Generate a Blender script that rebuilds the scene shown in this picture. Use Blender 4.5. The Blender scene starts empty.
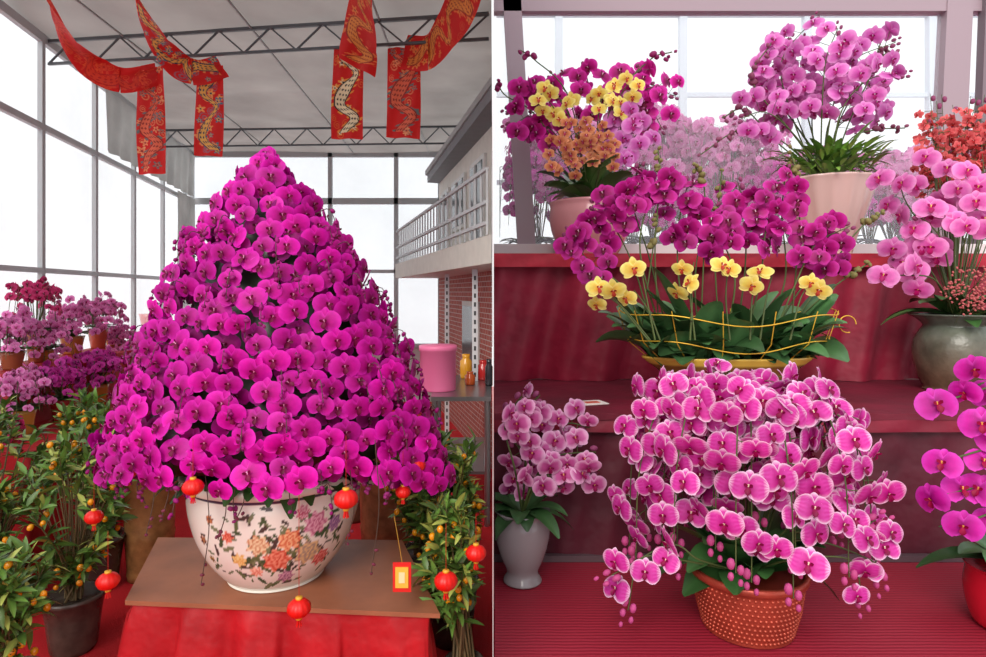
import bpy, math, numpy as np
from mathutils import Vector, Matrix
R=np.random.default_rng(7)
F=620.; HZ=292.; H=1.6
def P(px,py,d): return np.array([(px-493)/F*d, d, H-(py-HZ)/F*d])
def C(r,g,b):
    def f(c):
        c=c/255.
        return c/12.92 if c<=.04045 else ((c+.055)/1.055)**2.4
    return np.array([f(r),f(g),f(b)])
sc=bpy.context.scene
sc.view_settings.view_transform='Standard'
# ---------------------------------------------------------------- materials
def mk(name,col=None,rough=.6,metal=0.,noise=0.,nscale=8.,bump=0.,bscale=30.,transl=0.,transp=0.,spec=.5,sheen=0.,emis=0):
    m=bpy.data.materials.new(name); m.use_nodes=True
    nt=m.node_tree; N=nt.nodes; L=nt.links; N.clear()
    out=N.new('ShaderNodeOutputMaterial'); b=N.new('ShaderNodeBsdfPrincipled')
    b.inputs['Roughness'].default_value=rough; b.inputs['Metallic'].default_value=metal
    b.inputs['Specular IOR Level'].default_value=spec
    if col is None:
        a=N.new('ShaderNodeAttribute'); a.attribute_name='Col'; cs=a.outputs['Color']
    else:
        a=N.new('ShaderNodeRGB'); a.outputs[0].default_value=(*col,1); cs=a.outputs[0]
    tc=N.new('ShaderNodeTexCoord')
    if noise>0:
        n=N.new('ShaderNodeTexNoise'); n.inputs['Scale'].default_value=nscale; n.inputs['Detail'].default_value=4
        L.new(tc.outputs['Object'],n.inputs['Vector'])
        mr=N.new('ShaderNodeMapRange'); mr.inputs[1].default_value=.25; mr.inputs[2].default_value=.75
        mr.inputs[3].default_value=1-noise; mr.inputs[4].default_value=1+noise
        L.new(n.outputs['Fac'],mr.inputs[0])
        mx=N.new('ShaderNodeVectorMath'); mx.operation='SCALE'
        L.new(cs,mx.inputs[0]); L.new(mr.outputs[0],mx.inputs['Scale']); cs=mx.outputs[0]
    L.new(cs,b.inputs['Base Color'])
    if bump>0:
        n2=N.new('ShaderNodeTexNoise'); n2.inputs['Scale'].default_value=bscale; L.new(tc.outputs['Object'],n2.inputs['Vector'])
        bp=N.new('ShaderNodeBump'); bp.inputs['Strength'].default_value=bump; bp.inputs['Distance'].default_value=.02
        L.new(n2.outputs['Fac'],bp.inputs['Height']); L.new(bp.outputs[0],b.inputs['Normal'])
    s=b.outputs[0]
    if transl>0:
        t=N.new('ShaderNodeBsdfTranslucent'); L.new(cs,t.inputs[0])
        mi=N.new('ShaderNodeMixShader'); mi.inputs[0].default_value=transl
        L.new(s,mi.inputs[1]); L.new(t.outputs[0],mi.inputs[2]); s=mi.outputs[0]
    if transp>0:
        t=N.new('ShaderNodeBsdfTransparent')
        mi=N.new('ShaderNodeMixShader'); mi.inputs[0].default_value=transp
        L.new(s,mi.inputs[1]); L.new(t.outputs[0],mi.inputs[2]); s=mi.outputs[0]
    L.new(s,out.inputs[0])
    return m
M={}
M['petal']=mk('petal',rough=.5,transl=.22,spec=.25,noise=.12,nscale=60)
M['stem']=mk('stem',rough=.6)
M['leaf']=mk('leaf',rough=.35,noise=.25,nscale=14,spec=.5)
M['vc']=mk('painted',rough=.6,noise=.08,nscale=10)
M['glaze']=mk('glazed_ceramic',rough=.16,spec=.6)
M['bronze']=mk('hammered_bronze_red',rough=.32,metal=.45,noise=.25,nscale=20)
M['glazen']=mk('glazed_mottled',rough=.25,noise=.4,nscale=16,bump=.15,bscale=30)
M['metal']=mk('painted_metal',rough=.4,spec=.5)
M['steel']=mk('steel',C(170,170,172),rough=.3,metal=.9)
M['gold']=mk('gold_wire',C(235,185,60),rough=.35,metal=.4)
M['film']=mk('greenhouse_film',C(240,243,244),rough=.5,transl=.5,transp=.7,noise=.14,nscale=1.2)
M['glass']=mk('hazy_glass',C(230,236,242),rough=.3,transl=.5,transp=.84)
M['ceil']=mk('ceiling_fabric',C(160,154,150),rough=.9,transl=.4,noise=.2,nscale=1.6)
M['curtain']=mk('grey_curtain',C(175,175,172),rough=.9,transl=.4,noise=.15,nscale=4)
M['cloth']=mk('red_cloth',rough=.6,noise=.3,nscale=6,bump=.5,bscale=12)
M['carpet']=mk('red_carpet',C(198,16,28),rough=.95,noise=.22,nscale=3,bump=.4,bscale=150)
M['wood']=mk('plywood',rough=.42,noise=.22,nscale=6,spec=.35)
M['print']=mk('printed_banner_cloth',rough=.6,transl=.35,noise=.08,nscale=6)

def brick():
    m=bpy.data.materials.new('brick'); m.use_nodes=True; nt=m.node_tree; b=nt.nodes['Principled BSDF']
    tc=nt.nodes.new('ShaderNodeTexCoord')
    sx=nt.nodes.new('ShaderNodeSeparateXYZ'); cx=nt.nodes.new('ShaderNodeCombineXYZ')
    br=nt.nodes.new('ShaderNodeTexBrick'); br.inputs['Scale'].default_value=5
    br.inputs['Color1'].default_value=(*C(150,70,62),1); br.inputs['Color2'].default_value=(*C(172,90,78),1); br.inputs['Mortar'].default_value=(*C(190,180,172),1)
    br.inputs['Mortar Size'].default_value=.02
    nt.links.new(tc.outputs['Object'],sx.inputs[0]); nt.links.new(sx.outputs[1],cx.inputs[0]); nt.links.new(sx.outputs[2],cx.inputs[1])
    nt.links.new(cx.outputs[0],br.inputs['Vector']); nt.links.new(br.outputs[0],b.inputs['Base Color']); b.inputs['Roughness'].default_value=.85
    return m
M['brick']=brick()
def ribbed():
    m=bpy.data.materials.new('ribbed_red_runner'); m.use_nodes=True; nt=m.node_tree; b=nt.nodes['Principled BSDF']
    tc=nt.nodes.new('ShaderNodeTexCoord'); w=nt.nodes.new('ShaderNodeTexWave'); w.bands_direction='Y'; w.inputs['Scale'].default_value=24; w.inputs['Distortion'].default_value=1.2; w.inputs['Detail'].default_value=2
    r=nt.nodes.new('ShaderNodeValToRGB'); r.color_ramp.elements[0].color=(*C(138,18,40),1); r.color_ramp.elements[1].color=(*C(156,28,52),1)
    nt.links.new(tc.outputs['Object'],w.inputs['Vector']); nt.links.new(w.outputs['Fac'],r.inputs[0])
    nt.links.new(r.outputs[0],b.inputs['Base Color']); b.inputs['Roughness'].default_value=.6
    bp=nt.nodes.new('ShaderNodeBump'); bp.inputs['Strength'].default_value=.2; bp.inputs['Distance'].default_value=.01
    nt.links.new(w.outputs['Fac'],bp.inputs['Height']); nt.links.new(bp.outputs[0],b.inputs['Normal'])
    return m
M['ribbed']=ribbed()

# ---------------------------------------------------------------- mesh builder
class MB:
    def __init__(s): s.v=[];s.f=[];s.c=[];s.m=[];s.n=0
    def add(s,V,Fc,col,mat=0):
        V=np.asarray(V,float); n=len(V); col=np.asarray(col,float)
        if col.ndim==1: col=np.tile(col,(n,1))
        s.v.append(V); s.c.append(col)
        if isinstance(Fc,np.ndarray): fl=(Fc+s.n).tolist()
        else: fl=[[i+s.n for i in f] for f in Fc]
        s.f.extend(fl); s.m.extend([mat]*len(fl)); s.n+=n
    def obj(s,name,mats,smooth=True,parent=None):
        me=bpy.data.meshes.new(name)
        if s.n==0: return None
        V=np.concatenate(s.v); me.from_pydata(V.tolist(),[],s.f)
        a=me.color_attributes.new('Col','FLOAT_COLOR','POINT')
        cc=np.concatenate(s.c); cc=np.clip(np.hstack([cc,np.ones((len(cc),1))]),0,1)
        a.data.foreach_set('color',cc.ravel())
        if not isinstance(mats,(list,tuple)): mats=[mats]
        for m in mats: me.materials.append(M[m] if isinstance(m,str) else m)
        me.polygons.foreach_set('material_index',s.m)
        me.polygons.foreach_set('use_smooth',[smooth]*len(me.polygons))
        me.update()
        o=bpy.data.objects.new(name,me); sc.collection.objects.link(o)
        if parent is not None:
            o.parent=parent; o.matrix_parent_inverse=Matrix.Translation(-parent.location)
        return o
def empty(name,loc):
    e=bpy.data.objects.new(name,None); e.location=Vector([float(x) for x in loc]); e.empty_display_size=.1; sc.collection.objects.link(e); return e
def grid(nu,nv,wrap=False):
    f=[]
    w=nv if wrap else nv+1
    for i in range(nu):
        for j in range(nv):
            j2=(j+1)%w if wrap else j+1
            f.append((i*w+j,i*w+j2,(i+1)*w+j2,(i+1)*w+j))
    return np.array(f)
def norm(a): a=np.asarray(a,float); return a/(np.linalg.norm(a)+1e-9)
def box(mb,c,s,col,mat=0,rz=0.):
    c=np.asarray(c,float); h=np.array(s)/2.
    V=np.array([[x,y,z] for z in(-1,1) for x,y in((-1,-1),(1,-1),(1,1),(-1,1))])*h
    cr,sr=math.cos(rz),math.sin(rz); V=V@np.array([[cr,-sr,0],[sr,cr,0],[0,0,1]]).T+c
    mb.add(V,[(3,2,1,0),(4,5,6,7),(0,1,5,4),(1,2,6,5),(2,3,7,6),(3,0,4,7)],col,mat)
def prism(mb,poly,z0,z1,col,mat=0):
    n=len(poly); V=[[x,y,z0] for x,y in poly]+[[x,y,z1] for x,y in poly]
    mb.add(V,[tuple(range(n))[::-1],tuple(range(n,2*n))]+[(i,(i+1)%n,(i+1)%n+n,i+n) for i in range(n)],col,mat)
def beam(mb,p,q,w,h,col,mat=0):
    p=np.asarray(p,float);q=np.asarray(q,float); t=norm(q-p); up=np.array([0,0,1.]) if abs(t[2])<.95 else np.array([0,1.,0])
    a=norm(np.cross(t,up)); b=np.cross(a,t); V=[]
    for o in(p,q):
        for x,y in((-1,-1),(1,-1),(1,1),(-1,1)): V.append(o+a*x*w/2+b*y*h/2)
    mb.add(V,[(3,2,1,0),(4,5,6,7),(0,1,5,4),(1,2,6,5),(2,3,7,6),(3,0,4,7)],col,mat)
def tube(mb,pts,rad,col,n=5,mat=0):
    pts=np.asarray(pts,float); m=len(pts); T=np.gradient(pts,axis=0); T/=np.linalg.norm(T,axis=1)[:,None]+1e-9
    rad=np.broadcast_to(rad,(m,)); ref=np.array([.13,.95,.28])
    A=np.cross(T,ref); A/=np.linalg.norm(A,axis=1)[:,None]+1e-9; B=np.cross(T,A)
    th=np.arange(n)*2*math.pi/n
    V=(pts[:,None,:]+rad[:,None,None]*(A[:,None,:]*np.cos(th)[None,:,None]+B[:,None,:]*np.sin(th)[None,:,None])).reshape(-1,3)
    mb.add(V,grid(m-1,n,True),col,mat)
def smooth(pts,n):
    pts=np.asarray(pts,float); k=len(pts); Q=np.vstack([2*pts[0]-pts[1],pts,2*pts[-1]-pts[-2]]); out=[]
    for s in np.linspace(0,k-1-1e-6,n):
        i=int(s); t=s-i; a,b,c,d=Q[i],Q[i+1],Q[i+2],Q[i+3]
        out.append(.5*((2*b)+(-a+c)*t+(2*a-5*b+4*c-d)*t*t+(-a+3*b-3*c+d)*t**3))
    return np.array(out)
def lathe(mb,prof,c,n,col,mat=0,sx=1,sy=1,rib=0,ribn=12,sub=1):
    prof=np.array(prof,float)
    if sub>1: prof=smooth(prof,len(prof)*sub); prof[:,0]=np.maximum(prof[:,0],.0005)
    th=np.arange(n)*2*math.pi/n; r=prof[:,0][:,None]*(1+rib*np.cos(ribn*th))[None,:]
    V=np.stack([c[0]+sx*r*np.cos(th),c[1]+sy*r*np.sin(th),np.broadcast_to(c[2]+prof[:,1][:,None],r.shape)],-1).reshape(-1,3)
    if callable(col):
        tt=np.broadcast_to(th,r.shape).ravel(); zz=np.broadcast_to(prof[:,1][:,None],r.shape).ravel(); cc=col(tt,zz)
    else: cc=col
    mb.add(V,grid(len(prof)-1,n,True),cc,mat)
# ---------------------------------------------------------------- flower templates
def mix(a,b,t): t=np.clip(t,0,1)[...,None]; return a*(1-t)+b*t
class T_: pass
def tepal(o,ang,L,W,z0,tilt,cup,curl,colf,nu=5,nv=4,p=.8,e=.55):
    s=np.linspace(.02,1,nu+1); u=np.sin(s*math.pi/2); v=np.linspace(-1,1,nv+1)
    w=W*np.sin(math.pi*np.clip(u**p,0,1)*.995)**e
    U,Vv=np.meshgrid(u,v,indexing='ij'); Wm=w[:,None]
    X=L*U; Y=Wm*Vv; Z=z0+tilt*X+cup*Vv**2*Wm+curl*X*X
    ca,sa=math.cos(ang),math.sin(ang)
    V=np.stack([X*ca-Y*sa,X*sa+Y*ca,Z],-1).reshape(-1,3)
    o.V.append(V); o.F.append(grid(nu,nv)+o.n); o.C.append(colf(U,Vv).reshape(-1,3)); o.n+=len(V)
def finish(o): o.V=np.concatenate(o.V);o.F=np.concatenate(o.F);o.C=np.concatenate(o.C);return o
def flower(cen,midc,edge,lip,throat=(245,235,240),stripe=False,hi=True,wide=.33):
    cen,midc,edge,lip,throat=[C(*x) for x in(cen,midc,edge,lip,throat)]
    o=T_();o.V=[];o.F=[];o.C=[];o.n=0
    nu,nv=(5,4) if hi else (3,2)
    if stripe: nu,nv=8,12
    def cf(u,v):
        c=mix(cen+0*u[...,None],midc,(u-.1)/.4); c=mix(c,edge,(np.maximum(u,np.abs(v)*.95)-(.66 if not stripe else .72))/.24)
        if stripe:
            k=(np.round((v+1)*6)%2)*np.clip((u-.3)/.3,0,1); c=mix(c,cen*1.1,k*.65)
        return c
    r=math.radians
    for a in(90,218,322): tepal(o,r(a),.46,.17,-.03,-.02,.25,-.15,cf,nu,nv if not stripe else 6,p=.8)
    tepal(o,r(8),.5,wide,.01,.06,-.1,-.3,cf,nu,nv,p=.72,e=.5); tepal(o,r(172),.5,wide,.01,.06,-.1,-.3,cf,nu,nv,p=.72,e=.5)
    lf=lambda u,v: mix(lip+0*u[...,None],lip*.6,u)
    tepal(o,r(270),.22,.09,.05,.55,.6,-2.,lf,3,2); tepal(o,r(30),.13,.06,.04,.9,.3,0,lf,2,2); tepal(o,r(150),.13,.06,.04,.9,.3,0,lf,2,2)
    tepal(o,r(90),.08,.045,.06,.6,-.5,0,lambda u,v:throat+0*u[...,None],2,2)
    return finish(o)
def sphere_t(n=7,m=5,sz=1.0):
    o=T_(); ph=np.linspace(0,math.pi,m+1); th=np.arange(n)*2*math.pi/n
    o.V=np.stack([np.sin(ph)[:,None]*np.cos(th),np.sin(ph)[:,None]*np.sin(th),np.broadcast_to(np.cos(ph)[:,None]*sz,(m+1,n))],-1).reshape(-1,3)
    o.F=grid(m,n,True); o.C=np.ones((len(o.V),3)); return o
BUD=sphere_t(6,4,1.35); BALL=sphere_t(8,6,1.15)
def place(mb,t,pos,nz,up,s,tint=1.,mat=0):
    z=norm(nz); x=norm(np.cross(up,z)); y=np.cross(z,x); Rm=np.stack([x,y,z],1)
    mb.add((t.V*s)@Rm.T+pos,t.F,t.C*tint,mat)
def leaft(fold=.25,bend=-.35,W=.16,nu=4):
    o=T_();o.V=[];o.F=[];o.C=[];o.n=0
    tepal(o,0,1.,W,0,.0,fold,bend,lambda u,v:mix(np.ones(u.shape+(3,))*.85,np.array([1.2,1.25,1.]),1-np.abs(v)),nu,2,p=.85,e=.8)
    return finish(o)
KLEAF=leaft()
T=dict(
 mag=flower((160,0,100),(210,4,158),(226,30,184),(130,0,70),(250,170,215)),
 dmag=flower((130,0,80),(176,12,118),(204,46,158),(110,0,50),(240,200,220)),
 pink=flower((194,50,155),(218,106,190),(228,146,208),(170,20,110)),
 lpink=flower((205,60,150),(222,104,182),(238,150,208),(190,20,110),(250,220,120)),
 epink=flower((170,30,115),(204,96,162),(234,180,214),(160,20,90),(240,200,110)),
 stripe=flower((190,14,128),(216,70,172),(246,212,236),(150,0,76),(250,230,200),stripe=True,wide=.36),
 gmag=flower((150,0,110),(206,26,160),(220,60,188),(170,0,70),(240,180,90),wide=.38),
 yellow=flower((236,180,70),(240,218,100),(250,234,140),(200,70,50),(250,240,200),wide=.27),
 orange=flower((170,60,60),(214,130,80),(226,150,110),(190,50,90),wide=.25),
 coral=flower((200,50,60),(224,86,92),(236,120,120),(190,40,40),wide=.25,hi=False),
 bpink=flower((190,50,140),(226,96,180),(236,146,204),(170,20,100),hi=False),
 bmag=flower((140,10,110),(196,30,150),(216,70,176),(110,0,70),hi=False),
 bred=flower((160,10,70),(204,34,104),(216,70,130),(110,0,50),hi=False),
)
CAM=np.array([0,0,H])
UP=np.array([0,0,1.])
GS=C(78,92,44)
def rn(s=1): return R.normal(0,s,3)
def spike(S,Fm,pts,t0,nf,size,t,axis,bud=4,side=.4,face=.8,t1=.93,xmin=None,xmax=None,tint=1.,budc=C(150,70,110),sr=.0028,jit=.28):
    cu=smooth(pts,26); 
    if xmin is not None: cu[:,0]=np.maximum(cu[:,0],xmin)
    if xmax is not None: cu[:,0]=np.minimum(cu[:,0],xmax)
    tube(S,cu,np.linspace(sr*1.3,sr*.6,26),GS*R.uniform(.7,1.2),5)
    k=0
    for tt in np.linspace(t0,t1,nf):
        i=int(tt*25); p=cu[i]; tg=norm(cu[min(i+1,25)]-cu[max(i-1,0)])
        out=norm((p-axis)*np.array([1,1,0])+1e-4)
        tocam=norm((CAM-p)*np.array([1,1,.35]))
        f=norm(out*(1-face)+tocam*face+rn(jit))
        sd=norm(np.cross(tg,f))*(1 if k%2 else -1); k+=1
        q=p+sd*size*side*R.uniform(.6,1.2)+f*size*.35
        if (xmin is not None and q[0]-size*.5<xmin) or (xmax is not None and q[0]+size*.5>xmax): continue
        tube(S,[p,(p+q)/2+UP*.004,q-f*size*.04],.0014,GS,3)
        place(Fm,t,q,f,UP+rn(.22),size*R.uniform(.85,1.1),tint*R.uniform(.82,1.12))
    for j in range(bud):
        tg=norm(cu[25]-cu[23])
        q=cu[25]+tg*(j*.014-.02)+norm(np.cross(tg,[0,1,0]))*(.011 if j%2 else -.011)
        if (xmin is not None and q[0]<xmin+.02) or (xmax is not None and q[0]>xmax-.02): continue
        place(Fm,BUD,q,tg,[0,1,.1],.010-.0012*j,budc)
def oleaf(mb,base,ang,L,W,rise,droop,col,tw=0.,xmin=None,xmax=None):
    nu=9; u=np.linspace(.0,1,nu+1); v=np.array([-1,-.5,0,.5,1]); 
    w=W*(np.sin(math.pi*np.clip(u**.75,0,1)*.99)**.6); w[0]=W*.3
    d=np.array([math.cos(ang),math.sin(ang),0]); pr=np.array([-d[1],d[0],0])
    V=[];cc=[]
    for i in range(nu+1):
        c=base+d*L*u[i]*(1-.12*u[i])+UP*(rise*L*u[i]-droop*L*u[i]**2)
        for vv in v:
            p=c+pr*w[i]*vv+UP*(abs(vv)*w[i]*.28+tw*vv*w[i])
            if xmin is not None: p[0]=max(p[0],xmin)
            if xmax is not None: p[0]=min(p[0],xmax)
            V.append(p); cc.append(col*(1.25 if vv==0 else 1.))
    mb.add(V,grid(nu,4),np.array(cc))
def plant(name,loc):
    e=empty(name,loc); return e,MB(),MB(),MB(),MB()
def fin(e,pot,lv,S,Fm,potm='glaze'):
    if pot: pot.obj('pot',potm,parent=e)
    lv.obj('leaves','leaf',parent=e); S.obj('stems','stem',parent=e); Fm.obj('flowers','petal',parent=e)
LG=C(56,92,38)
# ================================================================ ROOM SHELL
mb=MB(); prism(mb,[(-6,-2),(4.5,-2),(4.5,10.5),(-6,10.5)],-.1,0,C(190,15,30)); mb.obj('floor','carpet',smooth=False)
XL=lambda d:-2.618-.198*d
mb=MB(); nx,ny=24,60
V=[];xs=np.linspace(0,1,nx+1); ys=np.linspace(2.6,9.05,ny+1)
for y in ys:
    for x in xs:
        X=XL(y)+(0-.01-XL(y))*x; V.append([X,y,3.67-.05*abs(math.sin(y*2.9))-.015*math.sin(x*9+y)])
mb.add(V,grid(ny,nx),C(200,196,192)); mb.obj('ceiling','ceil')
mb=MB(); prism(mb,[(-.0008,1.25),(.0008,1.25),(.0008,9.1),(-.0008,9.1)],0,3.75,C(190,180,178)); mb.obj('wall_partition','vc',smooth=False)
# left wall
FR=C(176,181,184)
mb=MB(); p0=(XL(-1),-1);p1=(XL(9.05),9.05)
prism(mb,[p0,p1,(p1[0]-.08,p1[1]),(p0[0]-.08,p0[1])],0,.8,C(205,205,205)); mb.obj('wall_left','vc',smooth=False)
mb=MB(); prism(mb,[p0,p1,(p1[0]-.01,p1[1]),(p0[0]-.01,p0[1])],.8,3.66,C(235,238,240)); mb.obj('window_1','film',smooth=False)
mb=MB()
for z,h in((.82,.06),(1.77,.04),(2.9,.05),(3.6,.07)):
    beam(mb,(p0[0]+.03,p0[1],z),(p1[0]+.03,p1[1],z),.04,h,FR)
for d in(.15,1.1,2.05,3.0,3.93,4.88,5.83,6.78,7.73,8.65): beam(mb,(XL(d)+.03,d,.8),(XL(d)+.03,d,3.64),.04,.035,FR)
mb.obj('trim_1','metal',smooth=False)
# back wall
mb=MB(); prism(mb,[(-4.42,9.05),(-.7,9.05),(-.7,9.12),(-4.42,9.12)],0,.8,C(200,200,200)); mb.obj('wall_back','vc',smooth=False)
mb=MB(); prism(mb,[(-4.42,9.06),(-.0,9.06),(-.0,9.07),(-4.42,9.07)],.8,3.66,C(235,238,240)); mb.obj('window_2','film',smooth=False)
mb=MB()
for z,h in((.82,.06),(1.9,.05),(2.92,.09),(3.6,.08)): beam(mb,(-4.4,9.02,z),(-.02,9.02,z),.05,h,FR)
for px in(191,262,330,396,440): x=(px-493)/F*9; beam(mb,(x,9.02,.8),(x,9.02,3.64),.06,.05,FR)
mb.obj('trim_2','metal',smooth=False)
def curtain(name,d0,d1,z0,z1,off=.1):
    mb=MB(); n=60; V=[]
    for k in range(7):
        z=z1+(z0-z1)*k/6
        for i in range(n+1):
            d=d0+(d1-d0)*i/n; V.append([XL(d)+off+.02*math.sin(i*1.1+.3*k)*(.3+k/6*.7),d,z])
    mb.add(V,grid(6,n),C(120,120,120)); return mb.obj(name,'curtain')
curtain('grey_curtain',5.9,8.9,2.95,3.55); curtain('grey_curtain',8.1,8.9,1.75,2.93)
# trusses
def truss(name,d,z1,z0,x0,x1,sk=0.):
    mb=MB(); c=C(84,88,92); y=lambda x:d+sk*(x-x0)
    beam(mb,(x0,y(x0),z1),(x1,y(x1),z1),.024,.024,c); beam(mb,(x0,y(x0),z0),(x1,y(x1),z0),.02,.02,c)
    n=int((x1-x0)/.2); xs=np.linspace(x0,x1,n+1)
    for i in range(n): 
        a,b=(z1,z0) if i%2 else (z0,z1); beam(mb,(xs[i],y(xs[i]),a),(xs[i+1],y(xs[i+1]),b),.012,.012,c)
    return mb.obj(name,'metal',smooth=False)
truss('roof_truss',4.95,3.6,3.42,XL(4.95)+.05,-.03,-.14); truss('roof_truss',7.6,3.58,3.38,XL(7.6)+.05,-.03,-.05)
mb=MB(); 
for x in(-2.75,-1.75,-.8): beam(mb,(x,2.7,3.6),(x*1.15,9,3.6),.012,.012,C(140,140,140))
mb.obj('roof_purlin','metal',smooth=False)
# building with balcony
mb=MB()
prism(mb,[(-.01,5.6),(-.75,8.6),(-.6,8.62),(-.01,6.2)],1.98,3.1,C(220,214,204))
prism(mb,[(-.01,4.05),(-1.34,8.5),(-.75,8.6),(-.01,5.6)],1.79,1.98,C(206,200,190))
prism(mb,[(-.01,4.8),(-.90,8.5),(-.6,8.62),(-.01,6.2)],3.1,3.2,C(120,120,124))
prism(mb,[(-.01,4.75),(-.93,8.5),(-.90,8.55),(-.01,4.88)],3.2,3.26,C(160,160,160))
prism(mb,[(-.01,5.6),(-.75,8.6),(-.6,8.62),(-.01,6.2)],0,1.79,C(160,80,70),1)
al=norm([-.74,3,0]); nl=np.array([-al[1],al[0],0])
def fac(s0,s1,z0,z1,off,th,col,mat=0):
    b=np.array([-.01,5.6,0]); a=b+al*s0+nl*off; c=b+al*s1+nl*off; prism(mb,[(a[0],a[1]),(c[0],c[1]),(c[0]+nl[0]*th,c[1]+nl[1]*th),(a[0]+nl[0]*th,a[1]+nl[1]*th)],z0,z1,col,mat)
for s0,s1,z0,z1 in((.25,.8,2.0,2.85),(1.2,1.9,2.35,2.85),(2.2,2.7,2.0,2.85)):
    fac(s0-.05,s1+.05,z0-.04,z1+.05,.002,.03,C(225,225,222)); fac(s0,s1,z0,z1,.03,.01,C(58,66,72),2); fac((s0+s1)/2-.015,(s0+s1)/2+.015,z0,z1,.035,.02,C(225,225,222))
fac(.5,1.3,.6,1.5,.002,.02,C(200,200,195)); fac(.55,1.25,.65,1.45,.02,.01,C(50,52,55),2)
A=np.array([-.04,4.12,0]);B=np.array([-1.31,8.45,0]); rc=C(184,186,188)
for z in(2.06,2.2,2.42): beam(mb,A+UP*z,B+UP*z,.025,.025,rc)
for t in np.linspace(0,1,30): p=A+(B-A)*t; beam(mb,p+UP*1.98,p+UP*2.42,.014,.014,rc)
mb.obj('balcony_building',['vc','brick','glaze'],smooth=False)

# ---- banners: printed cloth, motif painted per vertex on a fine grid
def banner(name,pts,w,seed,pal):
    rg=np.random.default_rng(seed); nu,nv=300,44
    c=smooth(pts,nu+1); Tn=np.gradient(c,axis=0); sl=np.r_[0,np.cumsum(np.linalg.norm(np.diff(c,axis=0),axis=1))]; Lt=sl[-1]
    V=np.zeros((nu+1,nv+1,3)); vv=np.linspace(-.5,.5,nv+1)
    for i,p in enumerate(c):
        a=norm(np.cross(norm(Tn[i]),[0,1.,0]))
        if a[0]<0: a=-a
        V[i]=p+a[None,:]*(w*vv)[:,None]; V[i,:,1]+=.015*np.sin(vv*9+sl[i]*6)
    S_,X=np.meshgrid(sl,vv*w,indexing='ij')
    red=C(218,28,26); col=np.tile(red,(nu+1,nv+1,1)); 
    body,line,acc1,acc2=[C(*q) for q in pal]
    # cloud scrolls
    for _ in range(int(Lt/.05)):
        s0=rg.uniform(.02,Lt-.02); x0=rg.uniform(-.45,.45)*w; r=rg.uniform(.02,.045)
        rad=np.hypot(S_-s0,(X-x0)*1.3); k=(rad<r)&(np.sin(rad/r*11+np.arctan2(X-x0,S_-s0))>.2); col[k]=mix(red,acc1,np.array(.6))
    # blossoms
    for _ in range(int(Lt/.035)):
        s0=rg.uniform(.02,Lt-.02); x0=rg.uniform(-.4,.4)*w; r=rg.uniform(.018,.042)
        du=S_-s0; dx=X-x0; rad=np.hypot(du,dx); an=np.arctan2(dx,du)+rg.uniform(0,6)
        k=rad<r*(.72+.28*np.cos(5*an)); col[k]=acc1 if rg.uniform()<.5 else acc2
        k=(rad<r*.55*(.72+.28*np.cos(5*an))); col[k]=body
        col[rad<r*.2]=line
    # winding serpentine body with scales and mane
    ph=rg.uniform(0,6); lam=.34; fr=2*math.pi/lam; am=.25*w; sv=S_+.03*np.sin(S_*17+ph)
    xc=am*np.sin(sv*fr+ph); wd=w*.13*(.75+.3*np.sin(S_*9+ph)); slope=am*fr*np.cos(sv*fr+ph); dist=np.abs(X-xc)/np.sqrt(1+slope**2)
    m=(S_>.05)&(S_<Lt-.05)
    k=(dist<wd*1.9)&(np.sin(S_*130+(X-xc)*60)>.35)&m; col[k]=acc2
    k=(dist<wd*1.3)&m; col[k]=line
    k=(dist<wd)&m; col[k]=body
    k=(dist<wd*.85)&m&((np.sin(S_*170)+np.sin((X-xc)*300))>.8); col[k]=line
    mb=MB(); mb.add(V.reshape(-1,3),grid(nu,nv),col.reshape(-1,3)); return mb.obj(name,'print')
pa=((236,150,70),(170,50,40),(226,80,50),(240,130,70)); pb=((240,180,90),(50,60,90),(90,130,150),(240,150,90)); pc_=((248,230,190),(36,32,36),(232,120,50),(240,160,70)); pd=((232,110,80),(150,40,40),(240,160,110),(110,120,120))
banner('red_festival_banner',[P(22,-70,3.3),P(48,-8,4.0),P(66,34,4.4),P(92,66,4.7),P(122,80,4.85),P(158,74,4.95)],.2,1,((224,64,42),(196,34,30),(234,90,50),(226,70,50)))
banner('red_festival_banner',[P(150,66,4.93),P(151,100,4.95),P(151,140,4.95),P(152,174,4.95)],.22,2,pd)
banner('red_festival_banner',[P(112,-70,3.3),P(138,-6,4.0),P(156,36,4.4),P(180,66,4.7),P(200,72,4.8),P(222,66,4.9)],.2,3,pb)
banner('red_festival_banner',[P(210,66,4.9),P(210,100,4.9),P(209,130,4.9),P(208,156,4.9)],.22,4,pb)
banner('red_festival_banner',[P(372,-70,3.3),P(364,0,4.0),P(360,40,4.4),P(357,68,4.6)],.3,5,pa)
banner('red_festival_banner',[P(349,48,4.66),P(348,80,4.7),P(347,110,4.7),P(347,139,4.7)],.235,6,pc_)
banner('red_festival_banner',[P(478,-70,3.3),P(462,0,3.9),P(446,30,4.2),P(428,52,4.5),P(404,52,4.6)],.27,7,pa)
banner('red_festival_banner',[P(404,48,4.62),P(404,80,4.65),P(404,110,4.65),P(403,138,4.65)],.25,8,pd)

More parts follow.
